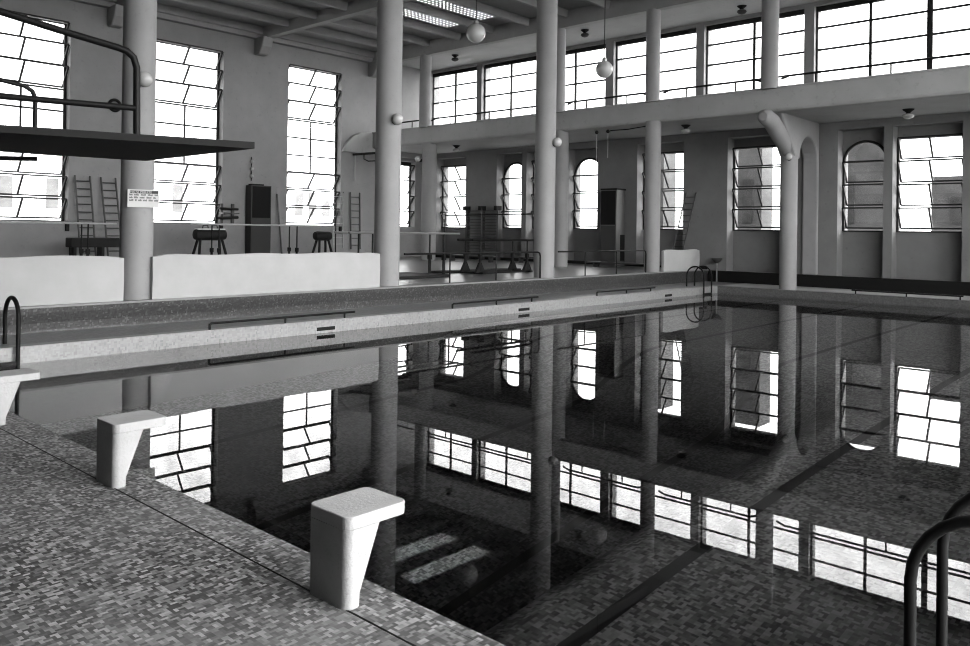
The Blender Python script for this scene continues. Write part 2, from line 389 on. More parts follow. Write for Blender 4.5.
# ceiling with two lens skylights
SKY = [(-23.72, -22.76, 19.5, 23.45), (-21.82, -20.86, 19.5, 23.45)]
mb = MB(); holed(mb, 'z', 10.42, 10.5, (XL - .4, XR + .4), (YN - .4, 29.1), SKY); struct(mb.build('ceiling', 'ceiling'))
for i, (a, b, c, d_) in enumerate(SKY):
    r = empty('skylight', ((a + b) / 2, (c + d_) / 2, 10.4))
    tag(r, ('left' if i == 0 else 'right') + '-hand of the two perforated lens skylight strips in the gym ceiling', 'skylight', 'lens skylight strips')
    nx, ny = 5, 21; hx, hy = (b - a) / nx, (d_ - c) / ny; t = .058
    cells = [(a + k * hx + t, a + (k + 1) * hx - t, c + j * hy + t, c + (j + 1) * hy - t) for k in range(nx) for j in range(ny)]
    mb = MB(); holed(mb, 'z', 10.405, 10.43, (a, b), (c, d_), cells); la_ = mb.build('lattice', 'beam', r)
    mb = MB()
    for q in cells: mb.bm.faces.new([mb.bm.verts.new(v) for v in ((q[0], q[2], 10.412), (q[1], q[2], 10.412), (q[1], q[3], 10.412), (q[0], q[3], 10.412))])
    tag(mb.build('glass_lenses', 'lens', la_), kind='stuff')
for k in range(19):
    x = -29.75 + k * 1.885
    if x > XR - .2: break
    struct(MB().prism([(x - .13, 10.43), (x - .07, 10.14), (x + .07, 10.14), (x + .13, 10.43)], 'y', YN, YBAL).build('ceiling_joist', 'beam', bevel=.02))
for y, zb in ((.6, 9.97), (6.63, 9.97), (12.65, 9.97), (18.68, 9.97)):
    struct(bx(XL, XR, y - .16, y + .16, zb, 10.43).build('ceiling_beam', 'beam', bevel=.02))
struct(bx(XL, XR, YBAL - .16, YBAL + .16, 9.8, 10.43).build('ceiling_beam', 'beam', bevel=.02))
struct(bx(XL, XR, YBAL + .16, GY - .2, 10.18, 10.25).build('ceiling_flat', 'balcony'))
struct(bx(XL, XL + .28, YN, YBAL, 9.95, 10.43).build('ceiling_edge_beam', 'beam', bevel=.02))
for y in (6.55, 12.55, 18.6, 24.7):
    struct(MB().prism([(XL, 10.0), (XL + .75, 10.0), (XL + .62, 9.6), (XL + .38, 9.3), (XL, 9.28)], 'y', y - .24, y + .24).build('beam_bracket', 'beam', bevel=.05))

# ------------------------------------------------------------------ windows
def sash(win, axis, plane, a0, a1, z0, z1, ncol, sgn, tin=.34, tout=.26, m='frame', bw=.052):
    """top-in, bottom-out tilted sash; sgn = direction pointing into the room along axis"""
    def P(a, t):
        q = plane + sgn * (tin * (1 - t) - tout * t); z = z1 - (z1 - z0) * t
        return (q, a, z) if axis == 'x' else (a, q, z)
    T0, T1 = .0, .86
    mb = MB(); up = (1, 0, 0) if axis == 'x' else (0, 1, 0)
    mb.bar(P(a0, T0), P(a1, T0), bw, bw); mb.bar(P(a0, T1), P(a1, T1), bw, bw)
    for k in range(ncol + 1):
        a = a0 + (a1 - a0) * k / ncol; mb.bar(P(a, T0), P(a, T1), bw, bw, up)
    s = mb.build('sash', m, win)
    e = .006 * 1
    gm = MB(); c = [P(a0, T0), P(a1, T0), P(a1, T1), P(a0, T1)]
    vs = [gm.bm.verts.new(q) for q in c]; off = Vector((e, 0, 0)) if axis == 'x' else Vector((0, e, 0))
    v2 = [gm.bm.verts.new(Vector(q) + off) for q in c]
    gm.bm.faces.new(vs); gm.bm.faces.new(v2[::-1])
    for i in range(4): gm.bm.faces.new((vs[i], vs[(i + 1) % 4], v2[(i + 1) % 4], v2[i]))
    p = gm.build('pane', 'glass', s); p.parent = s
    return s
# patch: sub-parts keep the thing's origin
def tall_window(n, y0, y1):
    w_ = empty('window_%d' % n, (XL - .3, (y0 + y1) / 2, WZ[0])); struct(w_)
    X = XL - .36; z0, z1 = WZ; a0, a1 = y0 + .04, y1 - .04; h = (z1 - z0) / 9
    mb = MB(); b = .05
    for a in (a0, a1): mb.box(X - .03, X + .03, a - b, a + b, z0, z1)
    for k in (0, 3, 4, 5, 6, 9): mb.box(X - .025, X + .025, a0, a1, z0 + k * h - (.03 if k else -.0), z0 + k * h + .03)
    mb.box(X - .025, X + .025, (y0 + y1) / 2 - .03, (y0 + y1) / 2 + .03, z0 + 3 * h, z0 + 6 * h)
    mb.build('frame', 'frame', w_)
    bx(X - .004, X + .004, a0, a1, z0 + 3 * h, z0 + 6 * h).build('fixed_pane', 'glass', w_)
    for k in (0, 1, 2, 6, 7, 8): sash(w_, 'x', X + .0, a0 + .02, a1 - .02, z0 + k * h, z0 + (k + 1) * h, 2, 1, bw=.06)
    bx(XL, XL + .12, y1 - .1, y1 + .02, z0 - .35, z0 - .02).build('crank_box', 'black', w_, bevel=.02)
    # light sill and head reveal trim
    bx(XL - .3, XL + .015, y0, y1, z0 - .03, z0 + .004).build('sill', 'lip', w_)
    return w_
for i, (a, b) in enumerate(WL): tall_window(i + 1, a, b)
def small_left(n):
    w_ = struct(empty('window_%d' % n, (XL - .3, 26.6, 2.17))); X = XL - .36; h = .77; y0, y1 = F0[0] + .04, F0[1] - .04
    mb = MB()
    for a in (y0, y1): mb.box(X - .03, X + .03, a - .045, a + .045, 2.17, 5.45)
    for k in (0, 4): mb.box(X - .025, X + .025, y0, y1, 2.19 + k * h - .02, 2.19 + k * h + .02)
    mb.box(X - .03, X + .03, y0, y1, 5.27, 5.45)
    mb.build('frame', 'frame', w_)
    for k in range(4): sash(w_, 'x', X, y0, y1, 2.19 + k * h, 2.19 + (k + 1) * h, 2, 1)
small_left(5)
def hinged(n, x0, x1):
    w_ = struct(empty('window_%d' % n, ((x0 + x1) / 2, GY, 2.19))); z0, z1 = 2.19, 5.24; h = (z1 - z0) / 4
    mb = MB(); b = .035
    for a in (x0 + b, x1 - b): mb.box(a - b, a + b, GY - .03, GY + .035, z0, z1)
    for k in (0, 4): mb.box(x0, x1, GY - .025, GY + .03, z0 + k * h - .022, z0 + k * h + .022)
    mb.build('frame', 'frame', w_)
    for k in range(4): sash(w_, 'y', GY, x0 + .07, x1 - .07, z0 + k * h, z0 + (k + 1) * h, 2, -1, .2, .3)
    return w_
def arched(n, x0, x1):
    c = (x0 + x1) / 2; R = (x1 - x0) / 2 - .04; z0, zs = 2.19, 5.22 - R; h = (zs - z0) / 3
    w_ = struct(empty('window_%d' % n, (c, GY, z0)))
    mb = MB(); b = .035
    for a in (c - R, c + R): mb.box(a - b, a + b, GY - .03, GY + .035, z0, zs)
    for k in (0, 3): mb.box(c - R, c + R, GY - .025, GY + .03, z0 + k * h - .022, z0 + k * h + .022)
    N = 24; pts = [(c + R * math.cos(PI * i / N), GY, zs + R * math.sin(PI * i / N)) for i in range(N + 1)]
    mb.tube(pts, .05, 8)
    mb.build('frame', 'frame', w_)
    gp = [(c + R * math.cos(PI * i / N), zs + R * math.sin(PI * i / N)) for i in range(N + 1)]
    MB().prism(gp, 'y', GY, GY + .006).build('arched_pane', 'glass', w_)
    for k in range(3): sash(w_, 'y', GY, c - R + .03, c + R - .03, z0 + k * h, z0 + (k + 1) * h, 1, -1, .2, .3)
    # masonry above the arch
    sp = MB(); xs = [x0 + (x1 - x0) * i / 40 for i in range(41)]; top = 5.3
    for p, q in zip(xs, xs[1:]):
        zz = lambda x: zs + math.sqrt(max(0, R * R - (x - c) ** 2)) if abs(x - c) < R else zs
        if abs(p - c) >= R - 1e-6 and abs(q - c) >= R - 1e-6 and (p < c - R or q > c + R):
            sp.prism([(p, z0), (q, z0), (q, top), (p, top)], 'y', GY + .03, GY + .12); continue
        sp.prism([(p, zz(p)), (q, zz(q)), (q, top), (p, top)], 'y', GY + .03, GY + .12)
    struct(sp.build('arch_masonry', 'plaster_shaded'))
for i, (a, b, t) in enumerate(BAY): (hinged if t == 'r' else arched)(6 + i, a, b)
n_ = 6 + len(BAY)
for i, (x0, x1) in enumerate(CLX):
    w_ = struct(empty('window_%d' % (n_ + i), ((x0 + x1) / 2, GY, 6.9))); z0, z1 = 6.9, 10.05; G = GY + .02
    mb = MB(); mb.box(x0, x1, G - .05, G + .05, 9.88, 10.05)
    for zz in (9.30, 8.53, 7.76, 6.95): mb.box(x0, x1, G - .02, G + .02, zz - .035, zz + .035)
    for xx in (x0 + .03, x1 - .03): mb.box(xx - .03, xx + .03, G - .03, G + .03, z0, z1)
    nd = 2 if x1 - x0 < 5 else 4
    for k in range(1, nd):
        xx = x0 + (x1 - x0) * k / nd; wd = .045 if k != 2 else .085
        mb.box(xx - wd, xx + wd, G - .035, G + .035, z0, z1)
    mb.build('frame', 'frame', w_)
    bx(x0, x1, G - .003, G + .003, z0, z1).build('pane', 'glass', w_)
for i, (y0, y1) in enumerate(RW):
    w_ = struct(empty('window_%d' % (n_ + len(CLX) + i), (XR + .2, (y0 + y1) / 2, 2.3)))
    mb = MB()
    for k in range(4): mb.box(XR + .17, XR + .23, y0 + (y1 - y0) * k / 3 - .03, y0 + (y1 - y0) * k / 3 + .03, 2.3, 9.2)
    for k in range(7): mb.box(XR + .17, XR + .23, y0, y1, 2.3 + k * 1.15 - .02, 2.3 + k * 1.15 + .02)
    mb.build('frame', 'frame', w_); bx(XR + .197, XR + .203, y0, y1, 2.3, 9.2).build('pane', 'glass', w_)

# ------------------------------------------------------------------ balcony
zb0, zb1 = 5.88, 6.6
struct(MB().prism([(YBAL, zb0 + .1), (YBAL + .03, zb0 + .03), (YBAL + .1, zb0), (GY - .2, zb0), (GY - .2, 6.3), (YBAL + .3, 6.3), (YBAL + .3, zb1), (YBAL, zb1)], 'x', XL + .12, XR).build('balcony', 'balcony'))
struct(bx(XL + .12, XR, YBAL - .03, YBAL + .33, zb1, zb1 + .06).build('balcony_coping', 'balcony', bevel=.01))
# swept end of the balcony against the left wall
struct(MB().prism([(22.95, 5.6), (23.2, 6.05), (23.55, 6.38), (24.0, 6.58), (24.69, 6.66), (GY - .2, 6.66), (GY - .2, 5.6), (24.6, 5.6), (24.1, 5.62)], 'x', XL, XL + .16).build('balcony_end', 'balcony', bevel=.04))
# balcony rail
def rail(x0, x1, label, dy=0):
    r = empty('handrail', ((x0 + x1) / 2, YBAL + .18, 6.66)); tag(r, label, 'handrail', 'balcony handrails')
    z = 6.99; y = YBAL + .18
    MB().tube([(x0, y + .0, z - .08), (x0 + .25, y, z), (x1 - .25, y, z), (x1, y, z - .08)], .036, 8).build('rail', 'dark', r, smooth=True)
    n = max(2, round((x1 - x0) / 2.1))
    for k in range(n):
        x = x0 + (x1 - x0) * (k + .5) / n; MB().tube([(x, y, 6.6), (x, y, z)], .026, 8).build('post', 'dark', r)
rail(-29.5, -26.62, 'thin dark handrail on the balcony between left wall and first upper column')
rail(-26.05, -19.15, 'thin dark handrail on the balcony behind the tall middle column')
rail(-18.55, -15.02, 'thin dark handrail on the balcony behind the lower hanging globe lamp')
rail(-14.42, -10.88, 'thin dark handrail on the balcony left of the upper column above the forked column')
rail(-10.25, 2.5, 'long thin dark handrail on the balcony at the right')
# ------------------------------------------------------------------ columns
def column(label, x, y, r, z0, z1, group=None):
    return tag(MB().lathe([(r, z0), (r, z1)], (x, y, 0), 40).build('column', 'column', smooth=True), label, 'column', group)
column('tall white round column carrying the notice board, behind the diving platform', ROWX, CY[0], .285, ZG, 9.98)
column('tall white round column at the end of the long white padding', ROWX, CY[1], .305, ZG, 9.98)
column('tall white round column in the middle, between the two dark handrails', ROWX, CY[2], .305, ZG, 9.98)
column('white round column under the balcony beside the short white padding', -14.72, CY[3], .27, ZG, zb0 + .05)
column('white round column on the balcony above the column by the short white padding', -14.75, YBAL + .02, .25, zb1, 9.82)
column('white round column in the gym left of the wall bars, under the balcony', -26.24, YBAL + .25, .33, ZG, zb0 + .05)
column('white round column on the balcony near the left wall', -26.33, YBAL + .02, .26, zb1, 9.82)
column('white round column in the gym half hidden behind the tall middle column', -18.85, YBAL + .25, .27, ZG, zb0 + .05)
column('white round column on the balcony half hidden behind the tall middle column', -18.85, YBAL + .02, .24, zb1, 9.82)
column('white round column on the balcony above the forked column', -10.56, YBAL + .02, .265, zb1, 9.82)
# forked column with cantilever arm and arch back to the wall
fk = empty('forked_column', (-10.53, 26.25, ZL)); tag(fk, 'white forked column at the pool end, its arm reaching out to carry the balcony', 'column')
MB().lathe([(.27, ZL), (.27, 4.95)], (-10.53, 26.25, 0), 40).build('shaft', 'column', fk, smooth=True)
MB().tube([(-10.53, 26.28, 4.6), (-10.54, 26.12, 4.9), (-10.55, 25.55, 5.2), (-10.56, 24.9, 5.6), (-10.56, 24.5, 5.7), (-10.56, 24.34, 5.7), (-10.56, 24.26, 5.7)], [.27, .27, .27, .265, .255, .22, .13], 24).build('arm', 'column', fk, smooth=True)
arch = [(26.1, 4.6), (25.3, 5.5), (25.0, 5.95), (YB + .0, 5.95), (YB + .0, ZG - .02), (YB - .12, ZG - .02), (YB - .12, 4.5)]
for i in range(1, 14):
    a = PI * i / 14; arch.append((27.28 + .8 * math.cos(a), 4.5 + .82 * math.sin(a)))
arch.append((26.48, 4.5))
MB().prism(arch, 'x', -10.8, -10.26).build('arch_beam', 'column', fk, bevel=.06)

# ------------------------------------------------------------------ lamps
def wall_globe(label, x, y, z, dx, dy, r=.135):
    L = empty('globe_lamp', (x, y, z)); tag(L, label, 'lamp', 'globe lamps fixed to columns')
    d = Vector((dx, dy, 0)).normalized()
    MB().tube([(x, y, z - .05), Vector((x, y, z - .05)) + d * .1], .075, 14).build('bracket', 'black', L)
    MB().ball(Vector((x, y, z)) + d * (r + .05), r).build('globe', 'globe', L, smooth=True)
    return L
wall_globe('small opal globe lamp on the column with the notice board', ROWX + .2, CY[0] - .02, 4.67, 1, -.25)
wall_globe('small opal globe lamp on the column at the end of the long white padding', ROWX + .22, CY[1] - .05, 4.62, 1, -.15)
wall_globe('small opal globe lamp on the tall middle column', ROWX + .22, CY[2] + .02, 4.64, 1, .1)
wall_globe('small opal globe lamp on the forked column under the balcony', -10.42, 25.98, 4.56, .3, -1, .11)
wall_globe('small opal globe lamp on the gym column left of the wall bars', -26.5, YBAL, 5.2, -.3, -1, .13)
def pendant(label, x, y, z, r):
    L = empty('pendant_lamp', (x, y, 10.42)); tag(L, label, 'lamp', 'hanging globe lamps')
    MB().tube([(x, y, z + r), (x, y, 10.42)], .012, 6).build('cord', 'dark', L)
    MB().lathe([(.07, z + r - .02), (.07, z + r + .06), (.02, z + r + .1)], (x, y, 0), 16).build('cap', 'steel', L)
    MB().ball((x, y, z), r).build('globe', 'globe', L, smooth=True)
pendant('higher hanging opal globe lamp beside the skylight strips', -15.45, 16.4, 7.55, .27)
pendant('lower hanging opal globe lamp in front of the window band', -13.45, 19.8, 6.82, .25)
def soffit(label, x, y, z, m='globe'):
    L = empty('ceiling_light', (x, y, z)); tag(L, label, 'ceiling light', 'bowl lights under the ceilings')
    MB().lathe([(.17, z), (.15, z - .03), (.06, z - .1), (.06, z - .14)], (x, y, 0), 20).build('base', 'black', L)
    MB().lathe([(.06, z - .13), (.15, z - .16), (.17, z - .21), (.12, z - .27), (.03, z - .3)], (x, y, 0), 20).build('bowl', m, L, smooth=True)
soffit('small bowl light under the balcony left of the tall middle column', -25.6, 26.0, 5.88)
soffit('small bowl light under the balcony above the leaning ladder', -14.1, 25.9, 5.88)
soffit('small bowl light under the balcony at the right, nearest the right edge', -7.05, 26.6, 5.88)
soffit('small ceiling light above the window band left of the tall middle column', -26.36, 26.6, 10.18, 'locker')
soffit('small ceiling light above the window band above the lower hanging globe', -19.03, 26.6, 10.18, 'locker')
soffit('small ceiling light above the window band at the upper right', -12.73, 27.34, 10.18, 'locker')
# ------------------------------------------------------------------ starting blocks
def starting_block(x0):
    x1 = x0 + .32; y0 = 2.335; zt = .675
    r = empty('starting_block', (x0 + .16, y0 + .1, ZL))
    def plan(ya, yb, rc, a_in=0):
        pts = []
        for cx, cy, a0 in ((x1 - a_in - rc, yb - rc, 0), (x0 + a_in + rc, yb - rc, HP), (x0 + a_in + rc, ya + rc, PI), (x1 - a_in - rc, ya + rc, 1.5 * PI)):
            for k in range(9): pts.append((cx + rc * math.cos(a0 + HP * k / 8), cy + rc * math.sin(a0 + HP * k / 8)))
        return pts
    # tapering pedestal: rounded plan that grows deeper towards the slab
    mb = MB(); rings = []
    for z, yb, ins in ((ZL, .098, .004), (ZL + .06, .1, .003), (zt - .062, .215, .0)):
        rings.append([mb.bm.verts.new((p[0], p[1], z)) for p in plan(y0, y0 + yb, .045, ins)])
    for a, b in zip(rings, rings[1:]):
        for k in range(len(a)): mb.bm.faces.new((a[k], a[(k + 1) % len(a)], b[(k + 1) % len(a)], b[k]))
    mb.bm.faces.new(rings[0][::-1]); mb.bm.faces.new(rings[-1])
    mb.build('pedestal', 'block', r, smooth=True)
    MB().prism(plan(y0, y0 + .372, .045), 'z', zt - .063, zt).build('slab', 'block', r, bevel=.006)
    return r
b3 = starting_block(-3.285)
tag(b3, 'white concrete starting block nearest the camera, in the centre foreground', 'starting block', 'starting blocks on the pool edge')
dup(b3, dx=-2.51, label='white concrete starting block, middle of three along the deck edge')
dup(b3, dx=-4.94, label='white concrete starting block cut by the left edge of the picture')
# ------------------------------------------------------------------ pool grab rails and ladders
def grab(label, pts3, mounts):
    r = empty('grab_rail', mounts[0]); tag(r, label, 'rail', 'low grab rails along the pool rim')
    MB().tube(pts3, .022, 8).build('bar', 'dark', r, smooth=True)
    for m_ in mounts: MB().tube([m_, (m_[0], m_[1], m_[2] + .11)], .02, 8).build('bracket', 'dark', r)
for (y0, y1), s_ in zip(((7.1, 10.25), (13.05, 16.15), (18.78, 21.9)), ('nearest the camera', 'middle one', 'farthest one, towards the corner ladder')):
    x = XW - .05; z = ZL + .11
    grab('low dark grab rail along the left pool rim, ' + s_, [(x, y0, ZL), (x, y0, z - .03), (x, y0 + .03, z), (x, y1, z)], [(x, y0, ZL), (x, (y0 + y1) / 2 - .05, ZL), (x, y1 - .25, ZL)])
y = YC + .06; z = ZL + .11
grab('low dark grab rail on the far end rim at the right', [(-8.45, y, z), (-5.42, y, z)], [(-8.33, y, ZL), (-6.9, y, ZL), (-5.5, y, ZL)])
def pool_ladder(label, ya, yb, xin, xout, ztop, r_, sgn, zdeck=ZL, zlow=-1.1, rad=None):
    L = empty('pool_ladder', ((xin + xout) / 2, (ya + yb) / 2, zdeck)); tag(L, label, 'pool ladder', 'pool ladders')
    for y in (ya, yb):
        cx = (xin + xout) / 2; R = abs(xout - xin) / 2; pts = [(xin, y, zlow), (xin, y, 0)]
        rz = rad or R
        N = 14
        for i in range(N + 1):
            a = PI * i / N; pts.append((cx + (xin - cx) * math.cos(a), y, ztop - rz + rz * math.sin(a)))
        pts.append((xout, y, zdeck))
        MB().tube(pts, r_, 14).build('side_rail', 'dark', L, smooth=True)
    for k in range(4):
        z = .02 - .3 * k
        MB().bar((xin, ya, z), (xin, yb, z), .07, .035, (1, 0, 0)).build('rung', 'dark', L)
pool_ladder('dark pool ladder with twin hoops in the far left corner of the pool', 24.72, 25.27, XW + .13, XW - .5, .93, .025, 1)
pool_ladder('dark pool ladder partly cut off by the left edge of the picture', 3.55, 4.05, XW + .1, XW - .47, .95, .03, 1)
pool_ladder('thick dark pool ladder hoops close to the camera at the lower right', 3.4, 3.88, -.877, -.3, .985, .022, -1)
# ------------------------------------------------------------------ diving platform
dp = empty('diving_platform', (-9.5, 2.6, ZL)); tag(dp, 'black diving platform with tubular railings jutting in from the left', 'diving platform')
MB().prism([(-10.17, 4.68), (-7.56, 4.64), (-8.75, .7), (-10.72, .7)], 'z', 2.85, 2.92).build('board', 'black', dp)
bk = MB(); bk.tube([(-10.3, 3.44, 2.79), (-10.34, 3.05, 2.77), (-10.6, 1.2, 2.74)], .028, 8); bk.build('lower_tube', 'dark', dp, smooth=True)
MB().tube([(-7.95, 3.56, 2.9), (-7.95, 3.55, 3.58), (-7.955, 3.52, 3.68), (-7.97, 3.46, 3.735), (-8.0, 3.38, 3.76), (-8.15, 2.9, 3.86), (-8.29, 2.43, 3.965), (-8.6, 1.4, 4.19), (-8.68, 1.1, 4.2), (-8.7, 1.05, 4.1), (-8.7, 1.05, 2.9)], .034, 12).build('guard_rail', 'dark', dp, smooth=True)
MB().tube([(-7.95, 3.54, 3.18), (-8.7, 1.05, 3.2)], .03, 12).build('middle_rail', 'dark', dp, smooth=True)
MB().tube([(-10.30, 3.41, 2.9), (-10.3, 3.41, 3.5), (-10.31, 3.38, 3.58), (-10.32, 3.3, 3.63), (-10.35, 3.05, 3.67), (-10.6, 1.3, 3.9), (-10.62, 1.2, 3.8), (-10.62, 1.2, 2.9)], .026, 12).build('guard_rail', 'dark', dp, smooth=True)
for lx in (-10.5, -9.0): bx(lx - .12, lx + .12, .8, 1.05, ZL, 2.86).build('support_leg', 'black', dp)
# ------------------------------------------------------------------ padding on the curb
def padding(label, y0, y1, h):
    mb = MB(); n = max(6, int((y1 - y0) / .25)); prev = None
    for i in range(n + 1):
        y = y0 + (y1 - y0) * i / n; t = .5 + .5 * math.sin(i * 1.7) * math.cos(i * .61)
        zt = ZG + h + .012 * math.sin(i * .9) - (.035 if i in (0, n) else 0); xo = .012 * t
        c = [mb.bm.verts.new(p) for p in ((XC - .13, y, ZG + .004), (XC - .045 + xo, y, ZG + .004), (XC - .03 + xo, y, ZG + h * .5), (XC - .045 + xo, y, zt), (XC - .13, y, zt))]
        if prev:
            for k in range(5): mb.bm.faces.new((prev[k], prev[(k + 1) % 5], c[(k + 1) % 5], c[k]))
        else: mb.bm.faces.new(c)
        prev = c
    mb.bm.faces.new(prev[::-1])
    tag(mb.build('wall_padding', 'mats', smooth=True), label, 'padding', 'white padding along the gym edge')
padding('white canvas padding on the gym edge, cut off by the left picture edge', -.5, 6.26, .81)
padding('long white canvas padding on the gym edge right of the column with the notice', 6.78, 12.16, .81)
padding('short white padding on the gym edge beside the corner ladder', 25.0, 27.6, .76)
# gym edge railings
def curb_rail(label, y0, y1, posts, bend0=False):
    r = empty('guard_railing', (XC - .12, (y0 + y1) / 2, ZG)); tag(r, label, 'railing', 'guard railings on the gym edge')
    x = XC - .12; z = 1.44
    pts = [(x, y0, z), (x, y1 - .12, z), (x, y1 - .03, z - .03), (x, y1, z - .12), (x, y1, ZG)]
    MB().tube(pts, .025, 8).build('top_rail', 'dark', r, smooth=True)
    for y in posts: MB().tube([(x, y, ZG), (x, y, z)], .02, 8).build('post', 'dark', r)
curb_rail('dark guard railing on the gym edge left of the tall middle column', 12.98, 18.2, (14.53, 16.3))
curb_rail('dark guard railing on the gym edge right of the tall middle column', 19.05, 23.95, (20.42, 22.15))
# ------------------------------------------------------------------ notice on the column
sg = empty('notice_board', (-14.44, 6.6, 2.4)); tag(sg, 'small white printed notice fixed to the column behind the diving platform', 'sign')
sgx = ROWX + .295; sdir = Vector((.41, .91, 0)).normalized(); sn = Vector((.91, -.41, 0)).normalized()
# board faces the camera side of the shaft
sc_ = Vector((ROWX, CY[0], 0)) + sn * .30; sc_.z = 2.52
def sp_(u, v, o=0): return sc_ + sdir * u + Vector((0, 0, v)) + sn * o
def board(mb, u0, u1, v0, v1, o0, o1):
    A = [mb.bm.verts.new(sp_(u, v, o0)) for u, v in ((u0, v0), (u1, v0), (u1, v1), (u0, v1))]; B = [mb.bm.verts.new(sp_(u, v, o1)) for u, v in ((u0, v0), (u1, v0), (u1, v1), (u0, v1))]
    mb.bm.faces.new(A[::-1]); mb.bm.faces.new(B)
    for i in range(4): mb.bm.faces.new((A[i], A[(i + 1) % 4], B[(i + 1) % 4], B[i]))
mb = MB(); board(mb, -.16, .37, -.16, .16, 0, .012); bd_ = mb.build('board', 'sign', sg)
mb = MB(); board(mb, -.12, .35, .09, .14, .012, .014); mb.build('title_strip', 'locker', bd_)
rs = random.Random(3)
for v in (.05, .0, -.05):
    u = -.13; mb = MB()
    while u < .33:
        w0 = rs.choice((.03, .05, .07, .09)); w1 = min(u + w0, .35)
        c_ = u
        while c_ < w1 - .008:
            hgt = rs.choice((.024, .028, .034)); board(mb, c_, c_ + .010, v, v + hgt, .012, .0145)
            if rs.random() < .6: board(mb, c_, c_ + .012, v + hgt - .006, v + hgt, .012, .0145)
            c_ += .014
        u = w1 + .025
    mb.build('print_line', 'ink', bd_)
def text(s, size, u, v, m, parent):
    cu = bpy.data.curves.new('t', 'FONT'); cu.body = s; cu.size = size; cu.extrude = .001
    ob = bpy.data.objects.new('t', cu); dg = bpy.context.evaluated_depsgraph_get()
    COL.objects.link(ob); bpy.context.view_layer.update(); dg = bpy.context.evaluated_depsgraph_get()
    me = bpy.data.meshes.new_from_object(ob.evaluated_get(dg)); COL.objects.unlink(ob); bpy.data.objects.remove(ob)
    T = Matrix((( sdir.x, 0, sn.x, 0), (sdir.y, 0, sn.y, 0), (0, 1, sn.z, 0), (0, 0, 0, 1)))
    me.transform(T); p = sp_(u, v, .016) - Vector(parent['_w']); me.transform(Matrix.Translation(p))
    o = bpy.data.objects.new('lettering', me); COL.objects.link(o); o.parent = parent; me.materials.append(M_[m])
text('NO SE PERMITE', .052, -.115, .097, 'sign', bd_)
# ------------------------------------------------------------------ gym equipment
def ladder(label, a, b, width_dir, wd, n, r=.035, m='woodd', group='wall ladders'):
    a, b = Vector(a), Vector(b); wv = Vector(width_dir).normalized() * wd / 2
    L = empty('ladder', a); tag(L, label, 'ladder', group)
    for s_ in (-1, 1): MB().tube([a + wv * s_, (a + b) / 2 + wv * s_, b + wv * s_], r, 8).build('side_rail', m, L, smooth=True)
    for k in range(n):
        p = a + (b - a) * (k + .6) / (n + .3)
        MB().tube([p - wv, p + wv], r * .7, 6).build('rung', m, L)
ladder('dark wooden ladder leaning on the left wall, left of the pair', (-29.4, 11.55, ZG), (-29.95, 11.5, 3.8), (0, 1, 0), .52, 11)
ladder('dark wooden ladder leaning on the left wall, half hidden by the column with the notice', (-29.4, 12.5, ZG), (-29.95, 12.4, 3.78), (0, 1, 0), .52, 11)
ladder('pale wooden ladder hung flat on the wall beside the third tall window', (-30.05, 22.85, 1.15), (-30.05, 22.78, 3.75), (0, 1, 0), .58, 8, .02, 'wood')
ladder('dark narrow ladder hung on the wall next to the corner column', (-29.95, 23.8, 1.1), (-29.95, 23.72, 3.75), (0, 1, 0), .55, 8, .035, 'woodd')
ladder('dark wooden ladder leaning under the hinged window beside the short white padding', (-15.55, 27.75, ZG), (-15.05, 28.12, 3.6), (1, 0, 0), .42, 12, .025, 'woodd')
for (y, z) in ((22.5, 3.7), (23.08, 3.7)):
    MB().tube([(XL - .005, y, z), (-30.02, y, z), (-30.02, y, z + .05)], .02, 6).build('wall_hook', 'black', [o for o in COL.objects if o.name == 'ladder.002'][0])
# stacked dark benches behind the left padding
bn = empty('vaulting_bench', (-28, 11.3, ZG)); tag(bn, 'long black bench behind the left padding, under the leaning ladders', 'bench')
bx(-28.3, -27.8, 10.35, 12.6, 1.3, 1.62).build('top', 'black', bn, bevel=.03)
for y in (10.5, 11.4, 12.4):
    for x in (-28.2, -27.9): bx(x - .04, x + .04, y - .05, y + .05, ZG, 1.3).build('leg', 'black', bn)
def parallel_bars(label, xa, xb, y0, y1, z, posts, mbar, mpost, rb=.03, spread=False):
    P = empty('parallel_bars', ((xa + xb) / 2, (y0 + y1) / 2, ZG)); tag(P, label, 'parallel bars', 'gymnastic parallel bars')
    for x in (xa, xb):
        MB().tube([(x, y0, z), (x, y1, z)], rb, 8).build('bar', mbar, P)
        for y in posts:
            q = MB().tube([(x, y, ZG + .05), (x, y, 1.2)], .045, 10); q.tube([(x, y, 1.2), (x, y, z)], .024, 8); q.box(x - .05, x + .05, y - .05, y + .05, 1.15, 1.3)
            if spread: q.prism([(y - .22, ZG + .04), (y + .22, ZG + .04), (y + .04, ZG + .35), (y - .04, ZG + .35)], 'x', x - .04, x + .04)
            q.build('upright', mpost, P)
    bm_ = MB()
    for y in posts: bm_.box(xa - .2, xb + .2, y - .06, y + .06, ZG, ZG + .06)
    for x in (xa, xb): bm_.box(x - .04, x + .04, min(posts), max(posts), ZG, ZG + .05)
    bm_.build('base_frame', mpost, P)
parallel_bars('pale parallel bars in the gym behind the left padding', -26.3, -25.8, 5.6, 10.95, 2.09, (6.9, 10.1), 'wood', 'dark')
parallel_bars('long pale parallel bars in the gym behind the long white padding', -26.3, -25.8, 13.7, 18.8, 2.13, (14.5, 17.7), 'wood', 'dark')
parallel_bars('grey parallel bars in the gym right of the column at the padding end', -17.5, -16.9, 13.2, 17.35, 1.93, (14.0, 16.7), 'steel', 'dark')
parallel_bars('sturdy black parallel bars in the gym in front of the wall bars', -17.7, -17.07, 18.1, 21.6, 1.74, (18.45, 20.75), 'dark', 'black', .04, True)
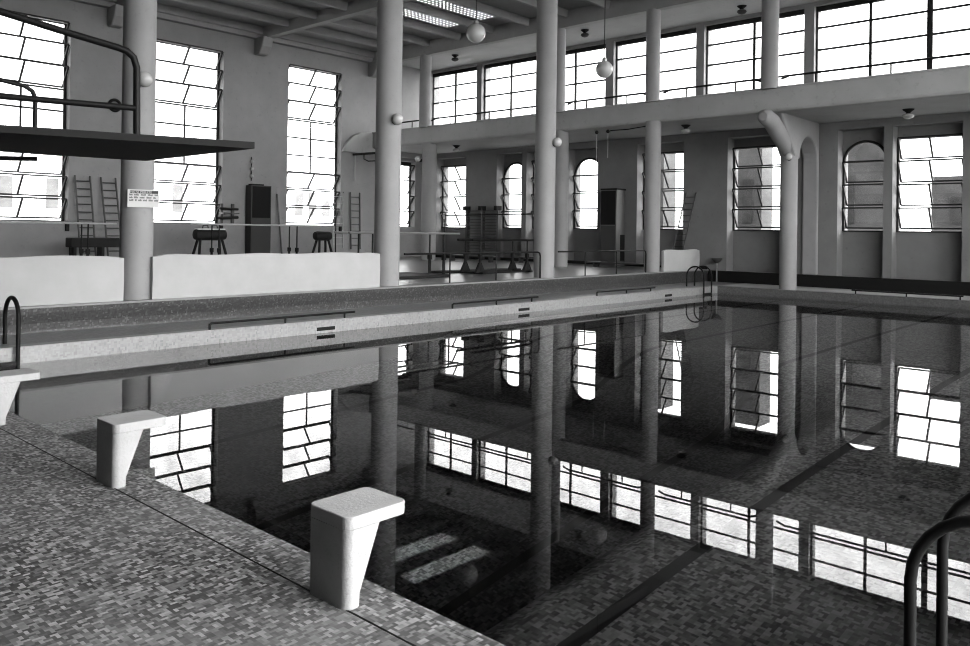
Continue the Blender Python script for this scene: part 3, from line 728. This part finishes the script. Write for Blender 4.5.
# pommel horse, buck, jumping stand
def horse(label, y0, y1, x, zb, h, pommels, top):
    H = empty('pommel_horse' if pommels else 'vaulting_buck', (x, (y0 + y1) / 2, ZG)); tag(H, label, 'vaulting horse')
    prof = []
    L = y1 - y0
    MB().lathe([(.02, y0), (h * .42, y0 + .03), (h * .5, y0 + .12), (h * .5, y1 - .12), (h * .42, y1 - .03), (.02, y1)], (x, 0, zb + h / 2), 20, 'y').build('body', 'lead', H, smooth=True)
    if top: bx(x - h * .35, x + h * .35, y0 + .08, y1 - .08, zb + h * .9, zb + h * 1.03).build('top_pad', 'canvas', H, bevel=.02)
    for s1, y in ((-1, y0 + .2), (1, y1 - .2)):
        for s2 in (-1, 1): MB().tube([(x + s2 * .08, y, zb + .1), (x + s2 * .3, y + s1 * .18, ZG)], .05, 8).build('leg', 'black', H)
    if pommels:
        for y in ((y0 + y1) / 2 - .18, (y0 + y1) / 2 + .18):
            MB().tube([(x, y - .11, zb + h), (x, y - .09, zb + h + .12), (x, y + .09, zb + h + .12), (x, y + .11, zb + h)], .02, 8).build('pommel', 'black', H)
horse('black pommel horse with pale top behind the long white padding', 14.2, 15.42, -27, 1.55, .42, True, True)
horse('small black vaulting buck under the third tall window', 19.35, 20.15, -27, 1.55, .38, False, False)
js = empty('jumping_stand', (-26.4, 20.0, ZG)); tag(js, 'thin dark upright post beside the small vaulting buck', 'post')
MB().tube([(-26.4, 19.95, ZG), (-26.4, 19.95, 3.1)], .025, 8).build('post', 'dark', js); MB().lathe([(.2, ZG), (.18, ZG + .04), (.03, ZG + .07)], (-26.4, 19.95, 0), 16).build('foot', 'dark', js)
ps = tag(MB().tube([(-29.85, 19.75, ZG), (-29.95, 19.5, 3.5)], .035, 8).build('leaning_pole', 'woodd'), 'dark pole leaning on the left wall between tall locker and third window', 'pole')
# lockers
lk = empty('tall_locker', (-29.6, 18.45, ZG)); tag(lk, 'tall dark two-part locker standing against the left wall', 'locker')
bx(-30.03, -29.6, 18.05, 19.0, ZG, 3.8).build('carcass', 'lockerl' if 0 else 'locker', lk, bevel=.01)
bx(-29.61, -29.58, 18.1, 18.95, 2.45, 3.75).build('upper_door', 'lockerd', lk); bx(-29.61, -29.585, 18.1, 18.95, ZG + .05, 2.38).build('lower_door', 'locker', lk)
bx(-30, -29.7, 18.15, 18.7, 3.8, 3.86).build('top_board', 'lockerd', lk)
lk = empty('tall_locker', (-18.3, 27.6, ZG)); tag(lk, 'tall dark locker with paler side beside the arched window under the balcony', 'locker')
bx(-18.72, -17.98, 27.45, 28.1, ZG, 3.75).build('carcass', 'lockerl', lk, bevel=.01)
bx(-18.7, -18.02, 27.42, 27.46, 2.35, 3.72).build('upper_door', 'lockerd', lk); bx(-18.7, -18.02, 27.425, 27.46, ZG + .05, 2.3).build('lower_door', 'locker', lk)
bx(-18.74, -17.95, 27.43, 28.1, 3.75, 3.82).build('top_board', 'lockerd', lk)
bx(-17.99, -17.96, 27.75, 28.05, .9, 1.95).build('side_panel', 'lockerd', lk)
# wall rack with dumbbells
rk = empty('wall_rack', (-29.9, 17.2, 2.3)); tag(rk, 'small dark wall rack between the second tall window and the tall locker', 'rack')
bx(-30.07, -29.65, 16.85, 17.55, 2.58, 2.63).build('shelf', 'woodd', rk)
for y in (16.95, 17.45):
    bx(-30.05, -29.98, y - .06, y + .06, 2.2, 3.0).build('upright', 'woodd', rk)
MB().tube([(-29.85, 16.72, 2.4), (-29.85, 17.6, 2.45)], .06, 10).build('lower_bar', 'black', rk); MB().tube([(-29.85, 16.8, 2.8), (-29.85, 17.6, 2.78)], .05, 10).build('upper_bar', 'black', rk)
# triple wall sconce
wsn = empty('wall_ornament', (-29.98, 18.3, 4.05)); tag(wsn, 'vertical row of three small pale knobs on the wall above the tall locker', 'wall fitting')
for k in range(3): MB().ball((-29.98, 18.3, 4.2 + .3 * k), .085, 14).build('knob', 'globe', wsn, smooth=True)
MB().tube([(-30.03, 18.3, 4.0), (-30.03, 18.3, 5.0)], .02, 8).build('stem', 'dark', wsn)
# ring on the left wall
rg = MB(); N = 28
rg.tube([(XL + .06, 12.62 + .2 * math.cos(2 * PI * k / N), 6.45 + .2 * math.sin(2 * PI * k / N)) for k in range(N)], .055, 10, True)
tag(rg.build('ventilator_ring', 'dark', smooth=True), 'dark round ring on the left wall behind the platform railing', 'wall fitting')
# stall bars
sb = empty('wall_bars', (-25.68, 27.95, ZG)); tag(sb, 'dark wooden wall bars standing between the hinged and arched windows in the gym', 'wall bars')
for x in (-26.7, -25.7, -24.72): bx(x - .05, x + .05, 27.85, 28.05, ZG, 3.1).build('upright', 'woodd', sb); bx(x - .09, x + .09, 27.7, 28.05, 3.0, 3.2).build('head_bracket', 'black', sb)
for k in range(16):
    for xa, xb in ((-26.7, -25.7), (-25.7, -24.72)): MB().tube([(xa, 27.9, .95 + k * .135), (xb, 27.9, .95 + k * .135)], .026, 6).build('rung', 'woodd', sb)
# high bar
hb = empty('horizontal_bar', (-17.5, 17, ZG)); tag(hb, 'thin high horizontal bar on slender posts across the gym', 'horizontal bar')
MB().tube([(-20.2, 20.0, 2.55), (-16.2, 20.3, 2.6)], .02, 8).build('bar', 'dark', hb)
for x, y in ((-20.2, 20.0), (-16.2, 20.3)): MB().tube([(x, y, ZG), (x, y, 2.65)], .026, 8).build('post', 'dark', hb)
# benches and floor mats in the gym
def bench(label, x0, x1, y0, y1, h):
    B = empty('low_bench', ((x0 + x1) / 2, (y0 + y1) / 2, ZG)); tag(B, label, 'bench', 'low gym benches')
    bx(x0, x1, y0, y1, ZG + h - .05, ZG + h).build('seat', 'woodd', B)
    L = (x1 - x0) > (y1 - y0)
    for t in (.1, .9):
        if L: bx(x0 + (x1 - x0) * t - .04, x0 + (x1 - x0) * t + .04, y0 + .03, y1 - .03, ZG, ZG + h - .05).build('leg', 'woodd', B)
        else: bx(x0 + .03, x1 - .03, y0 + (y1 - y0) * t - .04, y0 + (y1 - y0) * t + .04, ZG, ZG + h - .05).build('leg', 'woodd', B)
bench('low dark bench near the gym column left of the wall bars', -25.8, -22.9, 25.6, 25.9, .28)
bench('low dark bench below the arched window left of the tall middle column', -22.6, -20.0, 26.6, 26.9, .28)
bench('low dark bench below the tall locker under the balcony', -18.6, -15.4, 26.3, 26.7, .2)
def fmat(label, x0, x1, y0, y1, m='lead', t=.07): tag(bx(x0, x1, y0, y1, ZG + .001, ZG + t).build('floor_mat', m, bevel=.02), label, 'mat', 'dark mats on the gym floor')
fmat('dark floor mat beneath the grey parallel bars', -17.9 - .3, -16.4, 14.25, 16.45)
fmat('dark floor mat under the sturdy black parallel bars', -18.4, -17.85, 17.6, 21.4)
# climbing beam with rope
cb_ = empty('climbing_beam', (-29.4, 24.2, 5.6)); tag(cb_, 'dark beam with hanging rope below the balcony by the left wall', 'beam')
MB().bar((-30.0, 23.6, 5.52), (-28.2, 24.4, 5.6), .08, .1).build('beam', 'black', cb_)
MB().tube([(-29.5, 23.85, 5.5), (-29.5, 23.85, 5.3), (-29.3, 23.95, 5.2), (-28.6, 24.25, 5.22)], .03, 8).build('hook', 'black', cb_)
MB().tube([(-29.9, 23.65, 5.5), (-29.9, 23.65, 4.3)], .018, 6).build('rope', 'rope', cb_)
# pulleys under the balcony
for i, x in enumerate((-17.35, -16.85)):
    p_ = empty('rope_pulley', (x, 25.1, 5.8)); tag(p_, ('left' if i == 0 else 'right') + ' small black pulley with rope under the balcony edge above the arched window', 'pulley', 'rope pulleys')
    MB().ball((x, 25.1, 5.78), .07, 12).build('wheel', 'black', p_); MB().tube([(x, 25.1, 5.75), (x, 25.1, 4.6 + i * .2)], .012, 6).build('rope', 'rope', p_)
tag(MB().tube([(-16.75, 25.1, 5.8), (-16, 25.1, 5.79), (-15.2, 25.1, 5.85)], .02, 6).build('conduit', 'dark'), 'thin dark cord running along the balcony underside to the column', 'cord')
# small basin fitting near the corner
fb = empty('drinking_fountain', (-13.9, 28.0, .7)); tag(fb, 'small dark bowl on a stem near the far pool corner', 'fountain')
MB().lathe([(.05, .95), (.12, 1.0), (.2, 1.1), (.2, 1.14), (.16, 1.14), (.1, 1.05)], (-13.9, 28.0, 0), 20).build('bowl', 'locker', fb, smooth=True); MB().tube([(-13.9, 28.0, ZL), (-13.9, 28.0, .97)], .03, 8).build('stem', 'steel', fb)
for o in COL.objects:
    if '_w' in o.keys(): del o['_w']
